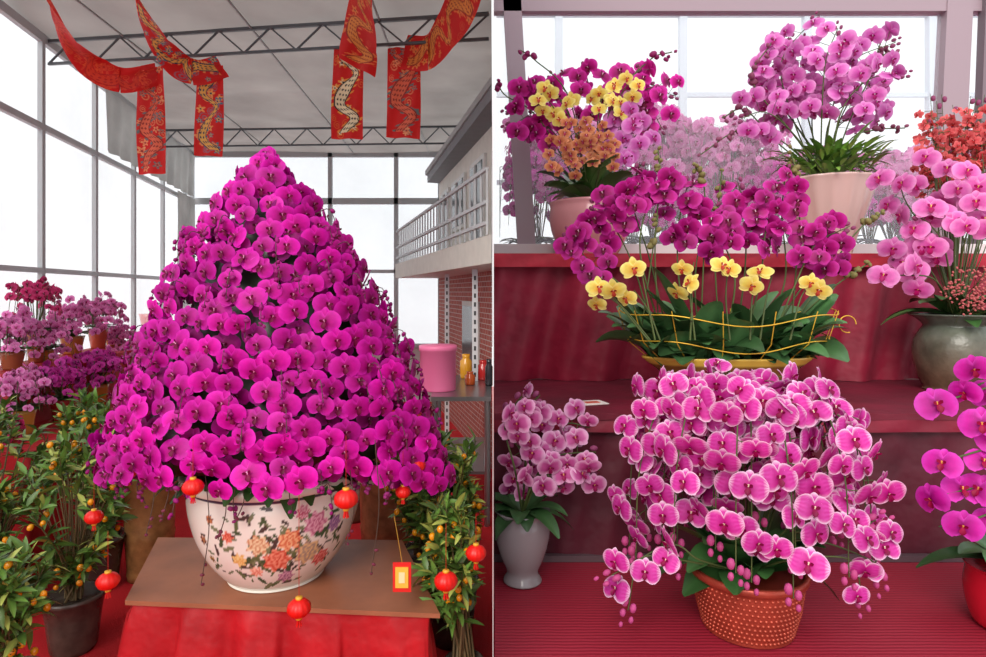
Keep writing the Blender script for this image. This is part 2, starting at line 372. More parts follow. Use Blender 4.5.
# ================================================================ LEFT: DISPLAY TABLE
ZT=.5; 
FL=P(125,600,2.21);FR_=P(440,613,2.12);BL=P(158,537,2.78);BR=P(402,540,2.75)
poly=[(p[0],p[1]) for p in(FL,FR_,BR,BL)]
cx=sum(q[0] for q in poly)/4; cy=sum(q[1] for q in poly)/4
e=empty('display_table',(cx,cy,0))
mb=MB(); prism(mb,poly,ZT-.016,ZT,C(158,100,72)); mb.obj('plywood_top','wood',smooth=False,parent=e)
mb=MB()
ins=[(cx+(p[0]-cx)*.95,cy+(p[1]-cy)*.95) for p in poly]
in2=[(cx+(p[0]-cx)*.9,cy+(p[1]-cy)*.9) for p in poly]
prism(mb,in2,ZT-.06,ZT-.017,C(90,60,40))
for p in poly: box(mb,(cx+(p[0]-cx)*.85,cy+(p[1]-cy)*.85,(ZT-.05)/2),(.05,.05,ZT-.05),C(90,60,40))
mb.obj('legs','wood',smooth=False,parent=e)
def drape(mb,path,z1,z0,amp,flare,col,freq=9,close=True,nr=12,n=360):
    pts=np.array(list(path)+([path[0]] if close else []),float); seg=np.linalg.norm(np.diff(pts,axis=0),axis=1); cs=np.r_[0,np.cumsum(seg)]
    cen=pts.mean(0); V=[];cc=[]
    for k in range(nr+1):
        t=k/nr
        for i in range(n+1):
            s=cs[-1]*i/n; x=np.interp(s,cs,pts[:,0]); y=np.interp(s,cs,pts[:,1]); o=norm(np.array([x,y])-cen)
            a=amp*t**.4*(math.sin(s*freq*2.1+1.6*math.sin(s*3)+t)+.5*math.sin(s*freq*4.7+1+2*t))+flare*t**.7
            V.append([x+o[0]*a,y+o[1]*a,z1+(z0-z1)*t+.012*math.sin(s*7)*t]); cc.append(col*R.uniform(.97,1.03))
    mb.add(V,grid(nr,n),np.array(cc))
mb=MB(); drape(mb,ins,ZT-.018,.02,.03,.05,C(176,8,22),freq=13); mb.obj('red_table_cloth','cloth',parent=e)

# ---- porcelain pot with painted peonies
PC=np.array([(277-493)/F*2.44,2.44,ZT])
prof=[(.001,0.001),(.168,.001),(.178,.01),(.205,.035),(.25,.095),(.288,.17),(.312,.25),(.322,.32),(.318,.372),(.326,.385),(.345,.39),(.348,.41),(.338,.42),(.30,.42),(.29,.39),(.28,.36),(.001,.35)]
ca=math.atan2(-PC[1],-PC[0])
def u_of(px): return ca+(px-277)/83.*1.15
ros=[]
def zf(py): return (598-py)/110.*.40
for px,py,r,c1,c2 in[(277,554,.05,(205,70,50),(240,160,130)),(304,552,.052,(232,200,140),(160,140,130)),(308,522,.048,(190,90,130),(240,190,208)),(262,536,.042,(240,222,180),(200,130,90)),(287,534,.044,(214,96,60),(248,200,150)),(327,529,.034,(130,90,150),(200,160,196)),(320,563,.036,(200,60,60),(244,160,150)),(286,576,.03,(150,90,130),(226,180,200)),(238,528,.024,(205,60,50),(240,150,120)),(332,506,.022,(226,150,60),(250,210,120)),(222,512,.018,(60,60,90),(200,120,60)),(245,552,.028,(226,170,90),(240,220,150)),(210,536,.02,(70,50,60),(190,130,80)),(214,556,.015,(200,150,60),(90,70,60)),(297,508,.028,(236,190,200),(196,90,120)),(258,566,.024,(226,130,110),(250,210,180))]:
    ros.append((u_of(px),zf(py),r,C(*c1),C(*c2)))
lvs=[]
for i in range(190):
    px=R.normal(282,32); py=R.normal(540,22)
    if 500<py<588 and 205<px<345: lvs.append((u_of(px),zf(py),R.uniform(.01,.024),R.uniform(0,3.1),C(*[(64,92,60),(92,110,70),(74,66,60),(120,130,94)][i%4])))
def potcol(th,z):
    base=np.tile(C(240,236,224),(len(th),1)); base[z>.378]=C(222,214,198)
    base[(z>.37)&(z<.378)]=C(70,60,80)
    rr=np.interp(z,[0,.035,.095,.17,.25,.32,.42],[.17,.205,.25,.288,.312,.322,.33])
    for a,zz,r,ang,c in lvs:
        du=((th-a+math.pi)%(2*math.pi)-math.pi)*rr; dz=z-zz; A_=du*math.cos(ang)+dz*math.sin(ang); B_=-du*math.sin(ang)+dz*math.cos(ang)
        k=(A_/r)**2+(B_/(r*.34))**2<1; base[k]=c
    for a,zz,r,c1,c2 in ros:
        du=((th-a+math.pi)%(2*math.pi)-math.pi)*rr; dz=z-zz; rad=np.hypot(du,dz); an=np.arctan2(dz,du)
        k=rad<r*(.85+.15*np.cos(7*an)); t=(.5+.5*np.cos(rad/r*14+2.2*np.sin(an*5)))[k]; base[k]=c1*(1-t[:,None])+c2*t[:,None]
    return base
e=empty('flower_painted_porcelain_planter',PC)
mb=MB(); lathe(mb,prof,PC,420,potcol,sub=10); mb.obj('planter_body','glaze',parent=e)
mb=MB()
for sgn in(-1,1):
    a=.12 if sgn>0 else math.pi+.12
    c=PC+np.array([math.cos(a)*.325,math.sin(a)*.325,.345]); 
    pts=[c+np.array([0,-.045,.02]),c+np.array([sgn*.03,-.035,.005]),c+np.array([sgn*.045,0,-.005]),c+np.array([sgn*.03,.035,.005]),c+np.array([0,.045,.02])]
    tube(mb,smooth(pts,14),.012,C(225,215,198),8)
mb.obj('handles','glaze',parent=e)
mb=MB(); lathe(mb,[(.001,.375),(.29,.37)],PC,40,C(60,45,30)); mb.obj('potting_bark','leaf',parent=e)

# ---- giant orchid pyramid
zz=np.array([.86,.902,1.177,1.373,1.569,1.765,1.96,2.06,2.13]); rr=np.array([.62,.655,.59,.50,.41,.31,.175,.09,.02])
cxz=lambda z:np.interp(z,[.9,2.15],[-.842,-.896])
e,_,lv,S,Fm=plant('giant_magenta_orchid_pyramid',(-.85,2.44,.88))
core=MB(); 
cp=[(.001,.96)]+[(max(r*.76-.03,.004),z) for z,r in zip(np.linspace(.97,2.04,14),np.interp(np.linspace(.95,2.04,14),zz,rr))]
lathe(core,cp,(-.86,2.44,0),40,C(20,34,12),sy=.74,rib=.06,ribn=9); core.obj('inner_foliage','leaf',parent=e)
DS=.74
def sample(ncand,sp,rs,zlow):
    pts=[]; P_=np.zeros((0,3))
    for _ in range(ncand):
        z=.88+1.24*(1-math.sqrt(R.uniform()))*1.0 if R.uniform()<.75 else R.uniform(.88,2.13)
        th=R.uniform(0,2*math.pi); front=max(0,-math.sin(th))
        if z<zlow+.07*front**2+.025*math.sin(5*th): continue
        r=np.interp(z,zz,rr)*rs; r*=1+.035*math.sin(7*th+z*4)+R.normal(0,.02)
        p=np.array([cxz(z)+r*math.cos(th),2.44+DS*r*math.sin(th),z+R.normal(0,.006)])
        if len(P_) and np.min(np.sum((P_-p)**2,1))<sp*sp: continue
        P_=np.vstack([P_,p]); pts.append((p,th))
    return pts
for rs,sp,tn,sz in((1.,.063,1.,.106),(.87,.08,.55,.1)):  # outer blooms, then an inner layer with interior shade put into its darker tint
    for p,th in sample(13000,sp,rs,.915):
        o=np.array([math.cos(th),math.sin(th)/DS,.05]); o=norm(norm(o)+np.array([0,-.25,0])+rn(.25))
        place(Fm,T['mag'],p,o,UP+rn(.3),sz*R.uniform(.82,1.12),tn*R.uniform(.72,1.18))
for i in range(7):
    p=np.array([-.896+R.normal(0,.025),2.42+R.normal(0,.025),2.11+R.uniform(-.03,.04)]); place(Fm,T['mag'],p,norm([R.normal(0,.5),-1,.3]),UP+rn(.2),.085,R.uniform(.8,1.15))
for i in range(90):
    th=R.uniform(0,2*math.pi); z=R.uniform(.95,1.9); r=np.interp(z,zz,rr)
    a=np.array([cxz(z)+r*.93*math.cos(th),2.44+DS*r*.93*math.sin(th),z]); dr=np.array([math.cos(th),math.sin(th)*DS,0])
    L_=R.uniform(.04,.09); pts=[a,a+dr*.06+UP*.02,a+dr*(.07+L_*.3)-UP*L_*.6,a+dr*(.075+L_*.3)-UP*L_]
    cu=smooth(pts,12); tube(S,cu,.0018,C(80,50,50),4)
    for j in range(4): place(Fm,BUD,cu[11-2*j]+rn(.005),norm(rn()),[0,1,.1],.006+.001*j,C(160,30,120))
for i in range(30):
    th=R.uniform(math.pi*.9,2.1*math.pi); r=R.uniform(.4,.64); a=np.array([-.842+r*math.cos(th),2.44+DS*r*math.sin(th),.98]); L_=R.uniform(.05,.14)
    cu=smooth([a,a+rn(.01)-UP*L_*.5,a+rn(.015)-UP*L_],10); tube(S,cu,.002,C(80,60,50),4)
    for j in range(4): place(Fm,BUD,cu[9-j]+rn(.007),norm(rn()),[0,1,.1],.006+.001*j,C(160,50,120))
for px,py0,py1 in((205,470,585),(222,480,540),(350,470,545),(375,440,575),(165,460,520),(240,480,520),(150,455,535)):
    cu=smooth([P(px,py0,2.1),P(px+4,(py0+py1)/2,2.08),P(px-4,py1,2.07)],12); tube(S,cu,.0018,C(84,64,50),4)
    for j in range(3): place(Fm,BUD,cu[11-j]+rn(.004),norm(rn()),[0,1,.1],.006,C(130,60,80))
for i in range(40):
    a=i*2*math.pi/40+R.uniform(-.1,.1); fr=max(0,-math.sin(a)); oleaf(lv,np.array([PC[0]+.2*math.cos(a),PC[1]+.2*math.sin(a),.9]),a,R.uniform(.2,.3)*(1-.25*fr),.04,R.uniform(.3,.65),R.uniform(.4,.7),LG*R.uniform(.6,1.2))
fin(e,None,lv,S,Fm)

# ---- lanterns
def lantern(px,py,d,s=.042,string=.1):
    c=P(px,py,d); mb=MB(); red=C(226,24,16)
    ph=np.linspace(.25,math.pi-.25,12); pr=[(s*math.sin(a),s*.82*math.cos(a)) for a in ph][::-1]
    lathe(mb,pr,c,36,red,rib=.05,ribn=12)
    lathe(mb,[(.001,s*.98),(s*.3,s*.98),(s*.3,s*.74),(.001,s*.74)],c,14,C(225,170,50)); lathe(mb,[(.001,-s*.98),(s*.28,-s*.98),(s*.28,-s*.74),(.001,-s*.74)],c,14,C(225,170,50))
    for k in range(6): 
        a=k*1.05; tube(mb,[c+np.array([s*.12*math.cos(a),s*.12*math.sin(a),-s]),c+np.array([s*.22*math.cos(a),s*.22*math.sin(a),-s*1.6])],.0022,red,4)
    tube(mb,[c+UP*s,c+UP*(s+string)],.001,C(200,30,20),4)
    mb.obj('red_lantern','metal')
for a in((193,487,1.93,.031,.12),(346,499,1.92,.036,.16),(299,608,1.95,.036,.32),(94,517,2.3,.031,.1),(108,581,2.2,.037,.14),(128,471,2.2,.032,.1),(446,581,2.02,.037,.15),(476,553,2.1,.034,.1),(403,492,2.2,.026,.12),(416,465,2.25,.034,.1)): lantern(*a)
mb=MB(); c=P(402,577,2.1); box(mb,c,(.062,.004,.10),C(220,40,34)); box(mb,c-np.array([0,.004,0]),(.044,.003,.07),C(240,190,70)); 
box(mb,c-np.array([0,.006,0]),(.02,.002,.036),C(250,225,170)); tube(mb,[c+UP*.05,c+UP*.05+np.array([-.01,0,.06]),c+np.array([-.03,.02,.2])],.001,C(210,160,60),4)
mb.obj('red_hanging_card','metal',smooth=False)

# ---- kumquat trees
def kumquat(cx,cy,base,top,rad,ry,nt,pot,xmax=-.03,fr=1.,pc=(70,62,56)):
    e,pt,lv,S,Fm=plant('potted_kumquat_tree',(cx,cy,0))
    pr=pot
    lathe(pt,[(.001,0),(pr*.72,0),(pr*.78,.02),(pr*.9,base*.6),(pr,base*.92),(pr*1.06,base*.93),(pr*1.06,base),(pr*.93,base),(pr*.9,base-.03),(.001,base-.03)],(cx,cy,0),32,C(*pc))
    mid=(base+top)/2+.05; hz=(top-base)/2+.02
    for i in range(nt):
        v=norm(rn()); v[2]=v[2]*.9+.1; r=R.uniform(.55,1.)**.6
        tip=np.array([cx+v[0]*rad*r,cy+v[1]*ry*r,mid+v[2]*hz*r]); 
        if tip[0]>xmax-.05: tip[0]=xmax-.05-R.uniform(0,.1)
        b=np.array([cx+R.normal(0,.02),cy+R.normal(0,.02),base-.02]); 
        md=np.array([cx+(tip[0]-cx)*.5,cy+(tip[1]-cy)*.5,base+(tip[2]-base)*.6]); cu=smooth([b,md,tip],8); tube(S,cu,np.linspace(.006,.002,8),C(110,92,60),4)
        dr=norm(tip-md)
        for k in range(15):
            p=tip-dr*R.uniform(0,.12); o=norm(dr*.7+rn(.75)+UP*.15); L_=R.uniform(.055,.095)
            if p[0]+o[0]*L_>xmax: continue
            side=norm(np.cross(o,UP+rn(.4))); nn=np.cross(side,o)
            Rm=np.stack([o,side,nn],1); g=C(96,130,60)*R.uniform(.45,1.35)
            if R.uniform()<.18: g=C(170,176,92)
            lv.add((KLEAF.V*L_)@Rm.T+p,KLEAF.F,KLEAF.C*g)
        if R.uniform()<.6*fr:
            for k in range(R.integers(1,4)):
                q=tip-dr*.03+rn(.03)-UP*.03
                if q[0]<xmax-.02: place(Fm,BALL,q,UP+rn(.2),[0,1,.1],R.uniform(.011,.014),C(246,160,24)*R.uniform(.85,1.1))
    pt.obj('pot','glazen',parent=e); lv.obj('leaves','leaf',parent=e); S.obj('branches','stem',parent=e); Fm.obj('kumquat_fruit','glaze',parent=e)
kumquat(-1.88,2.78,.25,.96,.22,.22,50,.12,pc=(84,74,66))
kumquat(-2.15,3.35,.28,1.04,.22,.26,50,.14)
kumquat(-2.42,3.0,.3,1.02,.25,.3,50,.14)
kumquat(-1.78,2.26,.2,.72,.15,.18,42,.12,pc=(160,148,130))
kumquat(-.19,2.85,.28,.98,.2,.2,50,.12)
kumquat(-.11,2.33,.22,.84,.15,.18,44,.07)
kumquat(-.36,3.12,.3,.9,.18,.18,36,.12)
def urn(px,d,r,h,col):
    x=(px-493)/F*d; mb=MB(); lathe(mb,[(.001,0),(r*.8,0),(r*.84,.03),(r*.82,.05),(r*.9,h*.3),(r*.93,h*.34),(r*.9,h*.36),(r*.97,h*.75),(r,h*.79),(r*.96,h*.81),(r,h*.93),(r*1.15,h*.95),(r*1.18,h),(r*.9,h),(r*.85,h*.9),(.001,h*.88)],(x,d,0),48,col)
    mb.obj('brown_glazed_urn','glazen')
urn(150,3.5,.14,.72,C(160,116,70)); urn(386,3.6,.16,.74,C(156,98,66)); urn(352,4.4,.16,.7,C(90,60,45))

# ---- background orchid benches
e=empty('orchid_display_bench',(-3,4.8,0))
mb=MB(); bp=[(-3.1,3.3),(-2.45,3.3),(-2.75,6.9),(-3.82,6.9)]
prism(mb,bp,.72,.75,C(170,20,30)); prism(mb,[(-3.27,3.75),(-2.93,3.75),(-3.25,6.88),(-3.84,6.88)],.75,1.1,C(170,16,28)); mb.obj('bench_top','cloth',smooth=False,parent=e)
mb=MB(); drape(mb,bp,.74,.02,.02,.03,C(186,14,26)); mb.obj('bench_cloth','cloth',parent=e)
def bush(px,py,d,rx,rz,n,t,zb,size=.085,potc=(196,150,60),name='potted_orchid',xmin=None,xmax=None):
    c=P(px,py,d); e,pt,lv,S,Fm=plant(name,(c[0],c[1],zb)); pr=rx*.36
    if xmin is None: xmin=XL(d)+.1
    hp=min(.22,max(.08,(c[2]-rz-zb)*.7+.08))
    lathe(pt,[(.001,0),(pr*.7,0),(pr*.75,.01),(pr,hp*.8),(pr*1.1,hp),(pr*.95,hp),(.001,hp-.02)],(c[0],c[1],zb+.002),24,C(*potc))
    for i in range(14): a=i*.46; oleaf(lv,np.array([c[0],c[1],zb+hp-.02]),a,rx*R.uniform(.6,.95),.03,.8,.6,LG*R.uniform(.6,1.1),xmax=xmax,xmin=xmin)
    ns=max(5,n//7)
    for i in range(ns):
        a=2*math.pi*i/ns+R.uniform(-.2,.2); q=math.sqrt(R.uniform(.05,1)); dr=np.array([math.cos(a)*q,math.sin(a)*q,0])
        b=np.array([c[0],c[1],zb+hp]); top=c+dr*rx*.5+UP*rz*(1.0-.3*q); end=c+dr*rx+UP*rz*(-.7-.3*q+R.uniform(0,.7))
        spike(S,Fm,[b,(b+top)/2+dr*.02,top,c+dr*rx*.85+UP*rz*.4,end],.36,n//ns,size,t,c,bud=0,face=.35,side=.8,xmin=xmin,xmax=xmax)
    fin(e,pt,lv,S,Fm)
for a in[(22,395,3.7,.19,.14,150,T['bpink'],.75,.064,(214,160,70)),(62,386,4.1,.18,.14,140,T['bmag'],.75,.066,(170,40,40)),(98,372,4.7,.19,.14,140,T['bmag'],.75,.07,(190,120,50)),(12,338,4.0,.19,.15,150,T['bpink'],1.1,.07,(160,90,60)),(72,323,5.0,.23,.16,150,T['bpink'],1.1,.076,(180,110,60)),(36,304,4.4,.17,.16,90,T['bred'],1.1,.068,(170,90,60)),(98,316,5.5,.21,.15,120,T['bpink'],1.1,.08,(180,80,60)),(-4,445,3.5,.13,.16,80,T['bred'],.75,.068,(170,40,40)),(114,345,5.8,.22,.17,110,T['bpink'],1.1,.08,(200,130,60)),(44,345,4.5,.2,.15,130,T['bpink'],1.1,.072,(200,130,60)),(130,362,5.4,.19,.15,110,T['bpink'],.75,.074,(200,130,60))]: bush(*a)
mb=MB(); box(mb,(-3.62,8.05,.55),(.9,.9,1.1),C(170,30,40)); mb.obj('draped_plinth','cloth',smooth=False)
bush(150,298,7.9,.32,.18,100,T['bpink'],1.1,.095,(200,60,60))
mb=MB(); box(mb,(-2.95,7.4,.3),(.35,.35,.6),C(210,200,190)); box(mb,(-2.95,7.4,.61),(.37,.37,.03),C(180,172,165)); mb.obj('white_storage_box','vc',smooth=False)

# ---- steel work table, pink drum, posts
e=empty('steel_work_table',(-.3,4.6,0)); mb=MB()
tp=[(-.42,4.2),(-.012,4.2),(-.012,5.3),(-.5,5.3)]
prism(mb,tp,.86,.89,C(1,1,1)); prism(mb,[(-.38,4.25),(-.03,4.25),(-.03,5.25),(-.46,5.25)],.35,.37,C(1,1,1))
for x,y in((-.4,4.24),(-.04,4.24),(-.04,5.25),(-.46,5.25)): tube(mb,[(x,y,0),(x,y,.86)],.02,C(1,1,1),8)
mb.obj('table_frame','steel',smooth=False,parent=e)
mb=MB(); c=np.array([(438-493)/F*4.5,4.5,.891]); lathe(mb,[(.001,0),(.128,0),(.13,.01),(.13,.28),(.138,.285),(.138,.32),(.13,.325),(.001,.33)],c,40,C(240,120,168)); mb.obj('pink_round_box','metal')
for px,d,z0,z1 in((475,4.95,.891,1.78),(447,6.3,0,1.78)):
    mb=MB(); x=(px-493)/F*d; box(mb,(x,d,(z0+z1)/2),(.045,.02,z1-z0),C(215,216,218))
    for z in np.arange(z0+.05,z1-.03,.07): box(mb,(x,d-.011,z),(.016,.004,.035),C(50,50,52))
    mb.obj('perforated_steel_post','metal',smooth=False)
def jar(px,d,z,r,h,col,name):
    mb=MB(); lathe(mb,[(.001,0),(r*.9,0),(r,.02),(r,h*.7),(r*.6,h*.82),(r*.62,h*.86),(r*.66,h),(.001,h)],((px-493)/F*d,d,z+.001),24,C(*col)); mb.obj(name,'glaze')
jar(466,5.1,.89,.05,.2,(225,160,40),'yellow_bottle'); jar(483,5.0,.89,.05,.16,(190,40,40),'red_jar'); jar(489,4.7,.89,.03,.2,(40,40,45),'black_bottle'); jar(470,4.75,.89,.04,.1,(200,90,40),'orange_jar')

# ================================================================ RIGHT: TIERED ORCHID STAND
X0,X1=.004,3.3
e=empty('tiered_display_stand',(1.6,1.9,0))
mb=MB(); prism(mb,[(X0,1.0),(X1,1.0),(X1,1.94),(X0,1.94)],.74,.76,C(150,20,45)); mb.obj('lower_tier_runner','ribbed',smooth=False,parent=e)
def foldsheet(x0,x1,y,z1,z0,amp,freq,col,lean=0,scal=0.):
    V=[];n=360
    for k in range(15):
        t=k/14
        for i in range(n+1):
            x=x0+(x1-x0)*i/n; sw=scal*math.sin(math.pi*t)*math.exp(-((x*1.3)%1-.5)**2*30)
            V.append([x,y-lean*t-sw-amp*(.25+.75*t)*(1+math.sin(x*freq+1.5*math.sin(x*2.3)+1.4*t))*.5-.3*amp*math.sin(x*freq*2.7+t*4),z1+(z0-z1)*t])
    g=MB(); g.add(V,grid(14,n),col); return g
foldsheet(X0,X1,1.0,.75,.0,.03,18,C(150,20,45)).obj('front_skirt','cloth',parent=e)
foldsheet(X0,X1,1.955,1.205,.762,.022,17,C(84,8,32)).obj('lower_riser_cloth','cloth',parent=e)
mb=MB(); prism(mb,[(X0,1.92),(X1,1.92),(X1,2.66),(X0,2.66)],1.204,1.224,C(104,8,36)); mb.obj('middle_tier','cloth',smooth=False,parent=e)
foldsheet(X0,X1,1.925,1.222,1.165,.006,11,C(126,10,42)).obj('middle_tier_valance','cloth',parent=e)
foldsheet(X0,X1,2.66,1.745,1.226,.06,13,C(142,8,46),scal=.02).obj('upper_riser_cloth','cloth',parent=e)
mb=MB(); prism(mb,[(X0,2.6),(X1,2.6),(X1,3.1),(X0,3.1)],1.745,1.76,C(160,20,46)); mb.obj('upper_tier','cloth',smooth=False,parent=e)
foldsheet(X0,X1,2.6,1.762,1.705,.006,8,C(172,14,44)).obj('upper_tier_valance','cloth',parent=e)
mb=MB(); prism(mb,[(X0,1.925),(X1,1.925),(X1,1.945),(X0,1.945)],.761,.78,C(90,70,76)); mb.obj('back_rail','metal',smooth=False,parent=e)
mb=MB(); prism(mb,[(X0,3.13),(3.6,3.13),(3.6,3.2),(X0,3.2)],0,1.8,C(190,184,182)); mb.obj('wall_back.001','vc',smooth=False)
WF=C(158,138,146)
mb=MB(); 
beam(mb,(X0,3.15,1.815),(3.6,3.15,1.815),.12,.05,C(222,218,218))
beam(mb,(X0,3.15,3.05),(3.6,3.15,3.05),.06,.07,WF); beam(mb,(X0,3.15,3.7),(3.6,3.15,3.7),.06,.08,WF)
beam(mb,(.17,3.15,1.83),(.06,3.15,3.68),.09,.06,WF); 
beam(mb,(2.29,3.15,1.83),(2.38,3.15,3.68),.13,.07,WF); beam(mb,(2.43,3.12,1.83),(2.50,3.12,3.68),.03,.05,C(120,105,112))
beam(mb,(3.5,3.15,1.83),(3.5,3.15,3.68),.1,.06,WF)
mb.obj('trim_3','metal',smooth=False)
mb=MB(); prism(mb,[(X0,3.155),(3.6,3.155),(3.6,3.16),(X0,3.16)],1.83,3.7,C(235,240,245)); mb.obj('window_3','glass',smooth=False)
mb=MB(); gc=C(200,208,216)
for x in(.9,2.6,4.3,6): beam(mb,(x,8.5,0),(x,8.5,6),.1,.1,gc)
for z in(2.2,3.1,4.3,5.4): beam(mb,(0.05,8.5,z),(8,8.5,z),.06,.06,gc)
for y in(5,6.5): beam(mb,(.05,y,4.6),(6,y,4.6),.05,.05,gc)
mb.obj('greenhouse_frame','metal',smooth=False)
mb=MB(); prism(mb,[(.1,4.2),(6,4.2),(6,5.8),(.1,5.8)],1.65,1.7,C(200,180,186)); 
for x in(.3,1.6,3,4.4,5.8): box(mb,(x,4.9,.825),(.06,.9,1.65),C(170,170,170))
mb.obj('greenhouse_bench','metal',smooth=False)
for i in range(24):
    px=525+i*20+R.uniform(-8,8); bush(px,R.uniform(150,222),4.5+(i%2)*.8,.36,.3,112,T['bpink'] if i%4 else T['bmag'],1.702,.13,(220,170,180),xmin=.05)

# ---- right plants
# A
c=np.array([(590-493)/F*2.82,2.82,1.762]); e,pt,lv,S,Fm=plant('mixed_orchid_in_pink_pot',c)
lathe(pt,[(.001,0),(.11,0),(.13,.02),(.17,.1),(.185,.18),(.18,.22),(.185,.24),(.17,.245),(.16,.22),(.001,.2)],c,48,C(206,140,144),sub=3)
b=c+UP*.22
for i in range(26): a=i*.42; oleaf(lv,b,a,R.uniform(.2,.3),.045,R.uniform(.7,1.5),.6,LG*R.uniform(.7,1.4),xmin=.02,tw=R.uniform(-.4,.4))
def sp(end,t,size,base,n=8,t0=.45,d=2.8,midp=None,bud=3,face=.7,side=.5,xmin=.01,**k):
    E=P(end[0],end[1],d); m=P(midp[0],midp[1],d)
    spike(S,Fm,[base+rn(.015),m,E],t0,n,size,t,base,bud=bud,face=face,side=side,xmin=xmin,**k)
for E,mp,n in[((505,128),(560,110),7),((520,95),(565,105),5),((550,75),(575,110),5),((585,62),(590,110),6),((640,66),(612,110),7),((676,96),(630,90),7),((664,130),(640,110),6),((505,112),(545,90),6),((528,140),(556,130),5),((612,80),(600,120),5),((655,85),(620,110),6),((530,115),(560,140),6)]:
    sp(E,T['dmag'],.1,b,n,.55,2.84+R.uniform(-.1,.1),mp,tint=1.3,jit=.36)
for E,mp in[((538,90),(560,120)),((606,84),(598,120)),((632,78),(615,110)),((560,100),(575,130)),((614,98),(605,130))]: sp(E,T['yellow'],.08,b,4,.72,2.66,mp,bud=1)
for E,mp in[((560,125),(575,150)),((600,118),(595,150)),((575,150),(585,170)),((548,148),(570,165)),((612,150),(600,170)),((590,132),(590,160)),((572,118),(580,150)),((606,135),(600,160))]: sp(E,T['orange'],.058,b,7,.5,2.66,mp,bud=1,side=.9)
for E,mp in[((648,122),(625,150)),((628,140),(610,165)),((640,108),(620,130)),((622,120),(610,150))]: sp(E,T['pink'],.095,b,5,.55,2.7,mp)
for pts in[[(540,120),(505,95),(498,80)],[(570,100),(535,60),(520,50)],[(620,100),(650,60),(672,52)]]:
    cu=smooth([b]+[P(x,y,2.75) for x,y in pts],20); tube(S,cu,.003,GS,5)
    for j in range(6): place(Fm,BUD,cu[19-j]+rn(.008),norm(rn()),[0,1,.1],.008+.0012*j,C(150,40,100))
fin(e,pt,lv,S,Fm)
# B
c=np.array([(829-493)/F*2.78,2.78,1.762]); e,pt,lv,S,Fm=plant('tall_pink_orchid_in_cream_pot',c)
lathe(pt,[(.001,0),(.085,0),(.09,.01),(.11,.08),(.15,.2),(.185,.31),(.195,.335),(.185,.34),(.17,.32),(.001,.3)],c,96,C(214,180,172),rib=.014,ribn=16,sub=3)
b=c+UP*.33
for i in range(26): a=i*.51; oleaf(lv,b+rn(.02)*np.array([1,1,0]),a,R.uniform(.14,.22),.022,R.uniform(.8,1.8),.55,C(100,140,60)*R.uniform(.6,1.2))
for i in range(320):
    a=R.uniform(0,6.28); q=R.uniform(0,.2); o=norm([math.cos(a),math.sin(a),R.uniform(-.2,1.8)]); side=norm(np.cross(o,UP)); nn=np.cross(side,o)
    lv.add((KLEAF.V*R.uniform(.05,.1))@np.stack([o,side,nn],1).T+b+np.array([q*math.cos(a),q*math.sin(a),R.uniform(.02,.13)]),KLEAF.F,KLEAF.C*C(126,164,72)*R.uniform(.5,1.2))
for pts,n in[([(790,110),(782,60),(815,18)],10),([(822,110),(826,60),(838,28)],9),([(832,110),(852,62),(896,42)],10),([(840,115),(868,80),(906,74)],9),([(792,120),(772,92),(776,66)],8),([(806,110),(800,75),(806,40)],9),([(790,130),(764,112),(738,120)],7),([(836,130),(866,110),(884,92)],8),([(812,120),(824,80),(850,75)],9),([(800,125),(790,95),(790,80)],8),([(780,100),(775,60),(790,35)],7),([(830,120),(860,95),(872,70)],8)]:
    d=2.78+R.uniform(-.15,.12); spike(S,Fm,[b+rn(.03)*np.array([1,1,.1])]+[P(x,y,d) for x,y in pts],.38,n+2,.095,T['pink'],b,bud=4,face=.65,side=.68,jit=.35)
for pts in[[(780,140),(740,130),(700,155)],[(790,130),(752,80),(772,42)],[(850,140),(875,130),(905,128)],[(840,120),(870,70),(885,30)],[(780,145),(745,110),(722,118)],[(850,120),(880,60),(893,52)]]:
    cu=smooth([b]+[P(x,y,2.75) for x,y in pts],20); tube(S,cu,.003,GS,5)
    for j in range(8): place(Fm,BUD,cu[19-j]+rn(.01),norm(rn()),[0,1,.1],.008+.001*j,C(150,80,110))
fin(e,pt,lv,S,Fm)
# C boat planter
c=np.array([(727-493)/F*2.22,2.22,1.226]); e,pt,lv,S,Fm=plant('orchid_and_cymbidium_in_boat_planter',c)
lathe(pt,[(.001,0),(.17,0),(.175,.01),(.195,.04),(.24,.09),(.285,.125),(.305,.142),(.292,.145),(.25,.11),(.001,.10)],c,64,lambda th,z:np.where(((z<.12)[:,None]),C(140,92,48),C(232,190,80)),sy=.44,sub=3)
b=c+UP*.12
for i in range(130):
    q=R.uniform(-.24,.24); bb=b+np.array([q,R.uniform(-.06,.06),0]); s_=1 if q+R.normal(0,.08)>0 else -1; aa=R.normal(0,.7)+(0 if s_>0 else math.pi)
    if i%3==0: aa=-math.pi/2+R.normal(0,.5)
    k=.75 if i%3==0 else 1
    oleaf(lv,bb,aa,R.uniform(.16,.29)*k,R.uniform(.035,.058),R.uniform(.7,1.9),.65,C(72,112,66)*R.uniform(.5,1.3),tw=R.uniform(-.6,.6))
def sp2(pts,t,n,size,t0=.5,d=2.2,side=.5,bud=3):
    spike(S,Fm,[P(x,y,d) for x,y in pts],t0,n,size,t,b,bud=bud,face=.85,side=side,jit=.36)
